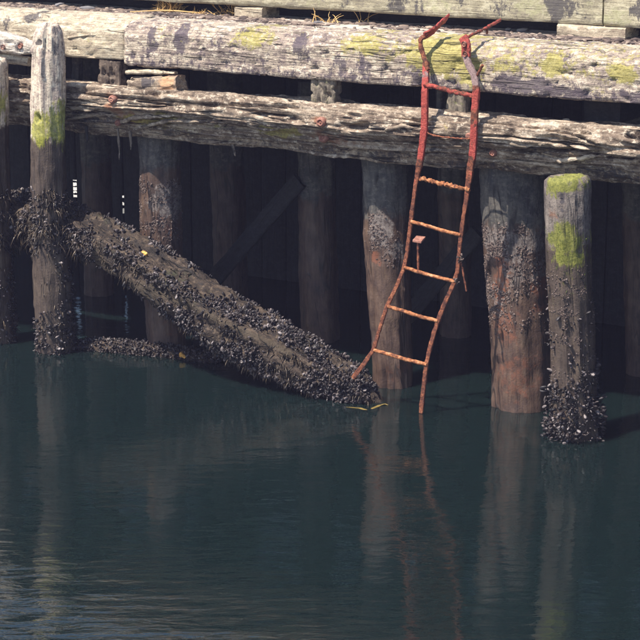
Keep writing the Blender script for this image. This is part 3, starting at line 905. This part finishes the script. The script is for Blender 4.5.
pp, nn = sample(sL, 5200, lambda P, N, i: np.clip((200-proj(P)[:, 0])/60, 0, 1)*np.clip(.3+2.5*fbm(P*8+3, 2), 0, 1)*((CAM-P)[:, 1]*N[:, 1] > -3))
fronds('rockweed', pp, nn, .032, .005, M['weed'], lg)
pp, nn = sample(sL, 6500, lambda P, N, i: np.clip(-.1+2.6*fbm(P*5+9, 2), 0, 1)*((CAM-P)[:, 1]*N[:, 1] > -3)*(P[:, 2] > .02))
fronds('rockweed', pp, nn, .055, .0075, M['weed'], lg)
# floating log at the waterline
fl_pts = [(*atz(70, 346, .0), .05), (*atz(110, 349, .005), .07), (*atz(160, 354, .0), .075), (*atz(205, 361, -.005), .06), (*atz(222, 364, -.02), .03)]
fl = thing('floating_log', fl_pts[2][:3], 'low mussel-covered log floating at the waterline under the leaning log', 'log')
s = Sweep(fl_pts, circle(24), 60, (0, 0, 1))
s.push(.012*fbm(s.P*12, 3))
fl_s = s
s.build('trunk', M['log'], fl)
pp, nn = sample(s, 3200, lambda P, N, i: (P[:, 2] > -.01)*.9)
scatter('mussels', MUS, pp, nn, .03, M['mussel'], fl, tilt=1.2)

# mussels, weed and barnacles on posts and piles
def front(P, N): return (((CAM-P)*N).sum(1) > -.2*np.linalg.norm(CAM-P, axis=1))*1.0
def grow(t, sw, n, acc, size=.048, weed=0, wl=.07, tilt=1.1):
    pp, nn = sample(sw, n, lambda P, N, i: acc(proj(P), P)*front(P, N)*(P[:, 2] > -.04))
    scatter('mussels', MUS, pp, nn, size, M['mussel'], t, tilt=tilt)
    if weed:
        pp, nn = sample(sw, weed, lambda P, N, i: acc(proj(P), P)*front(P, N)*(P[:, 2] > 0))
        fronds('rockweed', pp, nn, wl, .008, M['weed'], t)
def accB(p, P):
    x, y = p[:, 0], p[:, 1]
    top = np.clip((y-186)/16, 0, 1)*np.clip((258-y)/14, 0, 1)
    right = np.clip((x-53)/5, 0, 1)*np.clip((y-255)/20, 0, .8)*(1-.6*np.clip((y-335)/8, 0, 1)*(x < 66))
    low = np.clip((y-306)/22, 0, 1)*np.clip((y-300+(x-36)*.5)/20, 0, 1)*.9
    return np.clip(top*.9+right+low, 0, 1)*np.clip(.75+1.4*fbm(P*8, 2), .1, 1)
grow(pB, sB, 9000, accB, .030, 2000, .055)
for t_, s_ in ((pB, sB), (pA, sA)):
    pp, nn = sample(s_, 5200, lambda P, N, i: np.clip((proj(P)[:, 1]-188)/12, 0, 1)*np.clip((252-proj(P)[:, 1])/14, 0, 1)*np.clip(.4+2.2*fbm(P*7, 2), 0, 1)*front(P, N))
    fronds('rockweed', pp, nn, .085, .0085, M['weed'], t_)
grow(pA, sA, 8000, lambda p, P: np.clip((p[:, 1]-190)/25, 0, .85)*np.clip(.6+1.5*fbm(P*7, 2), .05, 1), .030, 2000, .055)
def accC(p, P):
    x, y = p[:, 0], p[:, 1]
    low = np.clip((y-374)/22, 0, 1)
    right = np.clip((x-577)/8, 0, 1)*np.clip((y-352)/14, 0, 1)
    spots = .08*np.clip((y-270)/30, 0, 1)
    return np.clip(low+right+spots, 0, 1)*np.clip(.85+1.4*fbm(P*8, 2), .15, 1)
grow(pC, sC, 9000, accC, .031, 900, .045)
pp, nn = sample(sC, 5200, lambda P, N, i: accC(proj(P), P)*front(P, N)*np.clip((proj(P)[:, 1]-385)/30, 0, 1)*(P[:, 2] > -.04))
scatter('mussels', MUS, pp+nn*.04, nn, .034, M['mussel'], pC, tilt=1.2)
def crust(t, sw, n, acc, size=.024, weed=0):
    n, size, weed = n*14, size*.5, weed*6
    pp, nn = sample(sw, n, lambda P, N, i: acc(proj(P), P)*front(P, N))
    scatter('barnacles', BARN, pp, nn, size, M['barnacle'], t, tilt=.45, sink=.1)
    if weed:
        pp, nn = sample(sw, weed, lambda P, N, i: acc(proj(P), P)*front(P, N))
        fronds('rockweed', pp, nn, .038, .005, M['weed'], t)
cl = lambda P, f=9, b=.4: np.clip(b+2*fbm(P*f, 2), 0, 1)
crust(p4_, s4, 4200, lambda p, P: np.clip((p[:, 1]-226-12*pn(P*12))/6, 0, 1)*np.clip((345-p[:, 1])/80, 0, 1)**1.3*cl(P, 9, .5)*np.clip(1.25-(p[:, 0]-480)/60, .25, 1), .026, 320)
crust(p1_, s1, 2600, lambda p, P: np.clip((p[:, 1]-178-14*pn(P*10))/5, 0, 1)*np.clip((250-p[:, 1])/50, 0, 1)*cl(P, 9, .5), .022, 120)
crust(p3_, s3, 3400, lambda p, P: np.clip(1-np.hypot((p[:, 0]-388)/24, (p[:, 1]-235)/34), 0, 1)**.6*np.clip(1-np.abs((p[:, 0]-366)-(p[:, 1]-218)*.62)/13, .10, 1)*cl(P, 8, .7), .024, 160)
crust(pC, sC, 1500, lambda p, P: np.clip((p[:, 1]-265)/20, 0, 1)*np.clip((390-p[:, 1])/40, 0, 1)*cl(P, 12, -.05), .02, 60)

# moss standing off the posts
M['green_moss'] = simple('green_moss', [(.2, (.03, .055, .008)), (.55, (.09, .135, .018)), (.9, (.20, .245, .045))], 20, .9, .2, island=True)
M['moss'] = simple('moss', [(.2, (.06, .085, .010)), (.55, (.17, .20, .025)), (.9, (.34, .34, .06))], 20, .9, .2, island=True)
def moss(t, sw, n, items, Y, l=.016, mat='moss'):
    pp, nn = sample(sw, n, lambda P, N, i: np.clip(blobs(P, items, Y)*np.clip(.5+1.8*fbm(P*14, 2), 0, 1), 0, 1)*front(P, N))
    fronds('moss', pp, nn, l, .0035, M[mat], t)
moss(pC, sC, 10000, [(562, 185, 17, 9, .8), (552, 192, 8, 9, .7)], -.36)
moss(pC, sC, 6500, [(563, 240, 14, 18, 1.0), (565, 258, 14, 14, .6), (567, 276, 13, 22, .45)], -.36, .018, 'green_moss')
moss(pB, sB, 3500, [(40, 132, 9, 14, .6), (58, 128, 9, 18, .7)], -.3, .012)
# small things by the water
k1 = thing('kelp_strand', atz(372, 408, 0), 'yellow strand of kelp floating at the foot of the leaning log', 'seaweed')
pts = [atz(x, y, .001+.004*math.sin(x*.2)) for x, y in ((346, 407), (358, 408), (368, 410), (376, 407), (384, 404), (388, 405))]
s = Sweep([(*p, f) for p, f in zip(pts, (.4, .9, 1.1, 1, .8, .3))], rrect(.020, .005, .002, 10), 50)
s.push(.004*fbm(s.P*20, 3))
s.build('frond', M['kelp'], k1)
for x, y, Y, r, lab in ((146, 254, -.22, .022, 'small orange-yellow growth on the upper leaning log'), (183, 358, None, .022, 'small orange growth on the floating log')):
    # find the log surface nearest that sight line so that it sits on it
    D = ray(x, y)
    D = D/np.linalg.norm(D)
    srf = sL.P.reshape(-1, 3)
    if Y is None:
        c = surf_at(fl_s, x, y)+np.array([0, -.01, .02])
    else:
        c = surf_at(sL, x, y)-D*.02
    V, F = [], []
    o = thing('orange_growth', c, lab, 'sea life')
    st = [(*(c+[-r, 0, 0]), .3), (*(c+[-r*.4, -.004, .004]), 1), (*(c+[r*.3, -.004, 0]), .9), (*(c+[r, 0, -.012]), .4)]
    s = Sweep(st, (circle(12)[0]*r*.62, circle(12)[1]), 16, (0, 0, 1))
    s.push(.014*fbm(s.P*70, 3))
    s.build('lobe', M['orange'], o)

# ------------------------------------------------------------------ rusty ladder
LY = -.135
ld = thing('ladder', at(390, 390, LY), 'bent rusty red iron ladder hanging from the cap timber down to the water', 'ladder')
left = [(426, 62, -.06), (426, 75, -.10), (425, 92, LY), (424.5, 130, LY), (419.5, 165, LY), (415.5, 185, LY), (411, 221, LY), (407.5, 250, LY), (404.5, 267, LY), (396, 288, -.15), (387, 306, -.16), (380, 328, -.17), (373.5, 350, -.18), (364, 364, -.19), (353, 378, -.20)]
right = [(465.5, 55, -.06), (469, 65, -.08), (474, 75, -.11), (476.5, 88, LY), (475, 110, LY), (474, 135, LY), (473, 152, LY), (470, 172, LY), (467, 195, LY), (462.5, 225, LY), (459.5, 250, LY), (457.5, 272, LY), (454, 283, -.14), (445, 303, -.15), (437.5, 322, -.16), (431, 344, -.17), (426.5, 364, -.18), (424, 385, -.18), (422, 404, -.18), (421, 413, -.18)]
def rail_r(y, side): return (.95 if y < 175 else .60)*(1+.06*math.sin(y*.3))
def paint(side):
    def f(V):
        p = proj(V)
        y = p[:, 1]
        red = np.clip((y-62)/6, 0, 1)*np.clip((172-y)/18, 0, 1)*.68
        pur = np.zeros(len(V))
        if side == 1:
            pur = np.clip((92-y)/12, 0, 1)
            red = red*np.clip((y-80)/14, 0, 1)*(1-.6*np.exp(-((y-116)/9)**2))
        pur = np.maximum(pur, .5*np.exp(-((y-75)/9)**2)*(side == 0))
        red = np.maximum(red, .35*np.clip((300-y)/100, 0, 1))
        return masks(red, pur, 0, 0, len(V))
    return f
for side, pl in ((0, left), (1, right)):
    pts = [(*at(x, y, Y), rail_r(y, side)) for x, y, Y in pl]
    s = Sweep(pts, rrect(.046, .030, .006, 20), 190, (0, 1, 0), smooth=False)
    s.push(.0035*fbm(s.P*38, 4)+.002*fbm(s.P*11, 2))
    s.build('rail', M['rust'], ld, mask=paint(side), endnoise=.004)
def tube(name, pts, r, parent, amp=.003, n=40, mask=None, ring=12, sq=1.0, mat=None):
    sec = circle(ring)
    s = Sweep(pts, (sec[0]*r*np.array([1, sq]), sec[1]), n, (0, .2, 1) if abs(pts[0][2]-pts[-1][2]) < np.linalg.norm(np.subtract(pts[0][:2], pts[-1][:2])) else (0, 1, 0))
    s.push(amp*fbm(s.P*42, 4)*1.5)
    return s.build(name, mat or M['rust'], parent, mask=mask, endnoise=.003)
rungs = [((424, 84.5), (475, 96), .0145, .004, LY), ((420, 178), (470, 189.5), .013, .009, LY), ((411, 221.5), (461, 235), .0122, .0018, LY), ((404.5, 267.5), (455, 281.5), .0122, .0018, -.138),
         ((387.5, 306.5), (438, 321), .0125, .0018, -.16), ((374, 350), (427, 364.5), .013, .0018, -.18)]
for k, (a, b, r, amp, Y) in enumerate(rungs):
    a, b = at(*a, Y-.004), at(*b, Y-.004)
    tube('rung', [a, (a*2+b)/3+[0, 0, -.003*(k % 2)], (a+b*2)/3+[0, 0, -.004], b], r, ld, amp, 46, mat=M['rung'] if k else None, mask=(lambda V: masks(.5, .2, 0, 0, len(V))) if k == 0 else None)
a = [at(x, y, Y) for x, y, Y in ((425, 131, LY), (432, 135, -.14), (444, 137, -.14), (458, 138.5, -.14), (474, 139, LY))]
o = tube('rung', a, .005, ld, .003, 46)
tag(o, 'thin bent rung rusted almost away')
# top fixings
tube('hook_strap', [at(428, 70, -.10), at(423, 55, -.07), at(420.5, 46, -.065), at(421.5, 39, -.06), at(427, 34, -.03)], .016, ld, .004, 40, sq=.7)
s = Sweep([at(424, 36, -.05), at(434, 30, .02), at(440, 24, .10), at(447.5, 17.5, .22)], rrect(.014, .06, .005, 14), 40, (.5, 0, 1))
s.push(.006*fbm(s.P*30, 3))
s.build('hook_strap', M['rust'], ld, mask=lambda V: masks(.62, .1, 0, 0, len(V)))
s = Sweep([at(463, 37, -.045), at(466, 44, -.06), at(466, 57, -.065)], rrect(.062, .022, .006, 18), 30, (0, 1, 0))
s.push(.005*fbm(s.P*34, 3))
fp = s.build('flange_plate', M['rust'], ld, mask=lambda V: masks(.6, .35, 0, 0, len(V)))
for x, y in ((464.5, 44), (465.5, 54)):
    c = at(x, y, -.075)
    s = Sweep([c+[0, .012, 0], c+[0, -.014, 0]], (circle(8)[0]*.016, circle(8)[1]), 5, (0, 0, 1))
    s.push(.003*fbm(s.P*50, 3))
    s.build('bolt', M['bolt'], fp)
tube('anchor_rod', [at(466, 37.5, -.04), at(480, 31, .06), at(500.5, 20, .28)], .010, ld, .003, 40, mask=lambda V: masks(.5, .2, 0, 0, len(V)))
tube('anchor_pin', [at(487, 27, .13), at(487, 34, .13)], .008, ld, .002, 10)
tube('broken_pin', [at(474, 80, -.10), at(478, 74, -.115), at(482.5, 65, -.13)], .009, ld, .003, 14)
# stub with its little plate, loose wire and shell cluster
tube('stub_rod', [at(418, 240, -.15), at(418.2, 271.5, -.142)], .008, ld, .002, 14)
p = [at(x, y, Y) for x, y, Y in ((412.5, 241, -.17), (421, 242.5, -.17), (425.5, 237.5, -.12), (416.5, 236.5, -.12))]
V = np.array([q+[0, 0, .006] for q in p]+[q-[0, 0, .006] for q in p])
raw_mesh('stub_plate', V, [(0, 1, 2, 3), (7, 6, 5, 4), (0, 4, 5, 1), (1, 5, 6, 2), (2, 6, 7, 3), (3, 7, 4, 0)], M['bolt'], ld, smooth=False)
tube('loose_wire', [at(461, 262, LY), at(464, 277, -.145), at(466.5, 291, -.14)], .006, ld, .002, 16)
pp = np.array([at(461+rng.normal()*1.5, 258+rng.normal()*2.2, LY-.025) for _ in range(16)]+[at(456+rng.normal()*1.5, 281+rng.normal()*2, LY-.025) for _ in range(8)])
scatter('shell_cluster', MUS, pp, np.tile([0., -1, 0], (len(pp), 1)), .028, M['barnacle'], ld, tilt=1.5)

# ------------------------------------------------------------------ debris, stones and dry grass on the deck
def lump_mesh(n, size, xy):
    """rough pebbles: dented low spheres"""
    ico = []
    m = 7
    V = [(0, 0, 1)]
    for r in (-.45, .45): pass
    V = [(0, 0, -1)]
    for zl in (-.5, .1, .6):
        for k in range(m):
            a = k/m*2*math.pi+zl
            V.append((math.sqrt(1-zl*zl)*math.cos(a), math.sqrt(1-zl*zl)*math.sin(a), zl))
    V.append((0, 0, 1))
    F = [(0, 1+(k+1) % m, 1+k) for k in range(m)]
    for r in range(2):
        for k in range(m):
            a, b = 1+r*m+k, 1+r*m+(k+1) % m
            F.append((a, b, b+m, a+m))
    e = len(V)-1
    F += [(e, 1+2*m+k, 1+2*m+(k+1) % m) for k in range(m)]
    return np.array(V), F
LT = lump_mesh(0, 0, 0)
def lumps(name, C, S, mat, parent=None):
    V, F = [], []
    TV, TF = LT
    for i, (c, sz) in enumerate(zip(C, S)):
        W = TV*sz*rng.uniform(.6, 1.2, 3)
        W = W*(1+.3*pn(W/np.max(sz)*1.3+i*3.1)[:, None])
        a = rng.uniform(0, 6.28)
        W = W@np.array([[math.cos(a), -math.sin(a), 0], [math.sin(a), math.cos(a), 0], [0, 0, 1]])
        W[:, 2] -= W[:, 2].min()+np.max(sz)*.12
        F += [tuple(v+i*len(TV) for v in f) for f in TF]
        V.append(W+c)
    return raw_mesh(name, np.vstack(V), F, mat, parent, sharp=45)
n = 9000
gx = rng.uniform(-5.5, 4, n)
gy = np.clip(rng.normal(.90, .11, n), .6, 1.25)
gs = rng.gamma(1.6, .004, n)+.004
C = np.stack([gx, gy, np.full(n, DECK_Z)], 1)
keep = (fbm(C*np.array([3, 6, 1]), 3) > -.25) | (gx < -.9)
g = lumps('gravel', C[keep], np.stack([gs*1.8, gs, gs*.5], 1)[keep], M['gravel'])
tag(g, 'loose gravel and rotted debris lying on the deck below the rail timber', 'debris', kind='stuff')
for k, (x, y, r, lab) in enumerate(((523, 32, .045, 'blue-grey stone on the deck edge right of the ladder anchor rod'), (570, 35, .05, 'largest blue-grey stone on the deck edge near the right rail block'), (508, 31, .025, 'small grey stone left of the blue-grey deck stone'),
                                    (595, 37, .03, 'small brown-grey stone right of the largest deck stone'), (318, 24, .03, 'small reddish stone on the deck at the foot of the central grass'), (88, 10, .045, 'pale stone on the deck above the timber joint'), (60, 7, .04, 'grey stone on the deck near the top left'), (125, 9, .03, 'small pale stone at the top left beside the pale stone'))):
    c = atz(x, y, DECK_Z)
    t = lumps('deck_stone', [c], [np.array([r*1.4, r*.9, r*.6])], M['stone'])
    tag(t, lab, 'stone', 'stones on the deck edge')
for k, (x, y, h, nb, lab) in enumerate(((170, 12, .11, 120, 'dry orange grass tuft on the deck at the top left of centre'), (237, 15.5, .10, 90, 'dry orange grass tuft beside the rail block at top centre'), (325, 23, .10, 14, 'sparse dry grass stalks on the deck above the middle of the cap timber'),
                                         (361, 24, .13, 6, 'thin upright dry grass stalk left of the ladder top'), (205, 15, .05, 50, 'low dry grass between the two orange tufts'))):
    c = atz(x, y, DECK_Z)
    V, F = [], []
    for b in range(nb):
        p = c+np.array([rng.normal()*.05, rng.normal()*.03, 0])
        d = np.array([rng.normal()*.55, rng.normal()*.4, 1.0])
        d /= np.linalg.norm(d)
        sd = np.cross(d, rng.normal(size=3))
        sd /= np.linalg.norm(sd)
        nr = np.cross(d, sd)
        l = h*rng.uniform(.5, 1.3)
        k0 = len(V)
        for q in range(4):
            ww = .004*(1-q/4)+.001
            V += [p-sd*ww, p+sd*ww, p+nr*ww]
            if q:
                for e in range(3): F.append((k0+(q-1)*3+e, k0+(q-1)*3+(e+1) % 3, k0+q*3+(e+1) % 3, k0+q*3+e))
            d = d+np.array([rng.normal()*.25, rng.normal()*.2, -.22])
            d /= np.linalg.norm(d)
            p = p+d*l/3
    t = thing('grass_tuft', c, lab, 'grass')
    tag(raw_mesh('blades', np.array(V), F, M['grass'], t), kind='stuff')
# a fallen straw lying along the cap
t = thing('fallen_stalk', atz(190, 13, DECK_Z+.03), 'long fallen dry stalk lying along the deck edge at the top left', 'grass')
s = Sweep([atz(130, 12, DECK_Z+.01), atz(170, 10.5, DECK_Z+.02), atz(215, 14.5, DECK_Z+.008)], (circle(6)[0]*.005, circle(6)[1]), 40)
s.build('stalk', M['grass'], t)

# ------------------------------------------------------------------ bulkhead added for a dark back, its gaps, white blocks beyond
bk = thing('added_bulkhead', (0, BACK+.03, 0), 'dark plank bulkhead added to keep the back of the wharf dark', 'bulkhead')
gaps = [(at(73, 189, BACK), 6.0), (at(121.5, 205, BACK), 3.2), (at(637, 222, BACK), 2.6)]
xs = [XL]
for gp, wpx in sorted(gaps, key=lambda g: g[0][0]):
    wm = wpx*metres(100, 190, BACK)/math.cos(YAW)
    xs += [('gap', gp[0]-wm/2, gp[0]+wm/2, gp[2])]
edges = [e for e in xs if isinstance(e, tuple)]
x = XL
spans = []
for _, g0, g1, gz in edges+[(None, XR, XR, 0)]:
    nP = max(1, round((g0-x)/.24))
    for k in range(nP): spans.append((x+(g0-x)*k/nP, x+(g0-x)*(k+1)/nP, -.6, 2.33))
    if g1 > g0:
        hh = .085 if gz and g0 < -3.2 else .06
        spans.append((g0, g1, -.6, gz-hh))
        spans.append((g0, g1, gz+hh, 2.33))
    x = g1
for k, (x0, x1, z0, z1) in enumerate(spans):
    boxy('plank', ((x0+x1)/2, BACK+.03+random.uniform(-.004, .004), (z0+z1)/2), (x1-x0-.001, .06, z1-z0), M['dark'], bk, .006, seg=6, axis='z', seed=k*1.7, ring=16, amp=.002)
for k, (gp, wpx) in enumerate(gaps):
    c = gp.copy()
    for f in ((-.06, -.025, .012, .048) if k == 0 else (-.03, .02, .04)):
        bar('batten', [np.array([c[0]-.06, BACK+.075, c[2]+f-.010*math.sin(f*210)]), np.array([c[0]+.06, BACK+.075, c[2]+f+.012*math.sin(f*170+1)])], .02, (.008 if k == 0 else .022)*(1+.5*math.sin(f*400)), M['dark'], bk, n=16, amp=.009, seed=f*99)
wp = thing('white_stand_in', at(100, 185, 5.1)*np.array([1, 1, 0]), 'added white block standing in for light seen through slits between the tall post and the brown pile', 'stand-in')
c = np.array(wp.location)
s = Sweep([(c[0]-1.6, 5.1, .22), (c[0], 5.1, .22), (c[0]+1.6, 5.1, .22)], rrect(.7, .6, .08, 40), 40)  # body added so that the slits show bright
s.build('stand_in_body', M['white'], wp)
wp = thing('white_stand_in', at(637, 222, 4.9)*np.array([1, 1, 0]), 'added white block standing in for light specks through a slit at the right picture edge', 'stand-in')
c = np.array(wp.location)
s = Sweep([(c[0]-.6, 4.9, .2), (c[0]+.6, 4.9, .2)], rrect(.6, .6, .08, 40), 20)  # second added body, for the bright specks at right
s.build('stand_in_body', M['white'], wp)
# joists under the deck
for k in range(9):
    xj = -7.4+k*1.62
    t = boxy('joist', (xj, 1.55, 2.225), (.12, 2.2, .19), M['dark'], None, .01, axis='y', seed=k, amp=.003)
    tag(t, 'dark joist hidden in the shadow under the deck', 'joist', 'joists under the deck')

# ------------------------------------------------------------------ added volume that lifts the blacks
hz = bpy.data.materials.new('tone_lift_haze')
hz.use_nodes = True
hn = hz.node_tree
hn.nodes.remove(hn.nodes['Principled BSDF'])
pv = hn.nodes.new('ShaderNodeVolumePrincipled')
pv.inputs['Color'].default_value = (.62, .60, 1.0, 1)
pv.inputs['Density'].default_value = .0016
hn.links.new(pv.outputs[0], hn.nodes['Material Output'].inputs['Volume'])
b = 152
hv = [(x, y, z) for z in (-2.3, CAM_H+.4) for x, y in ((-b, -b), (b, -b), (b, b), (-b, b))]
ho = raw_mesh('tone_lift_haze', hv, [(3, 2, 1, 0), (4, 5, 6, 7), (0, 1, 5, 4), (1, 2, 6, 5), (2, 3, 7, 6), (3, 0, 4, 7)], hz, smooth=False)
tag(ho, 'added thin volume lifting the dark tones over the harbour', kind='stuff')
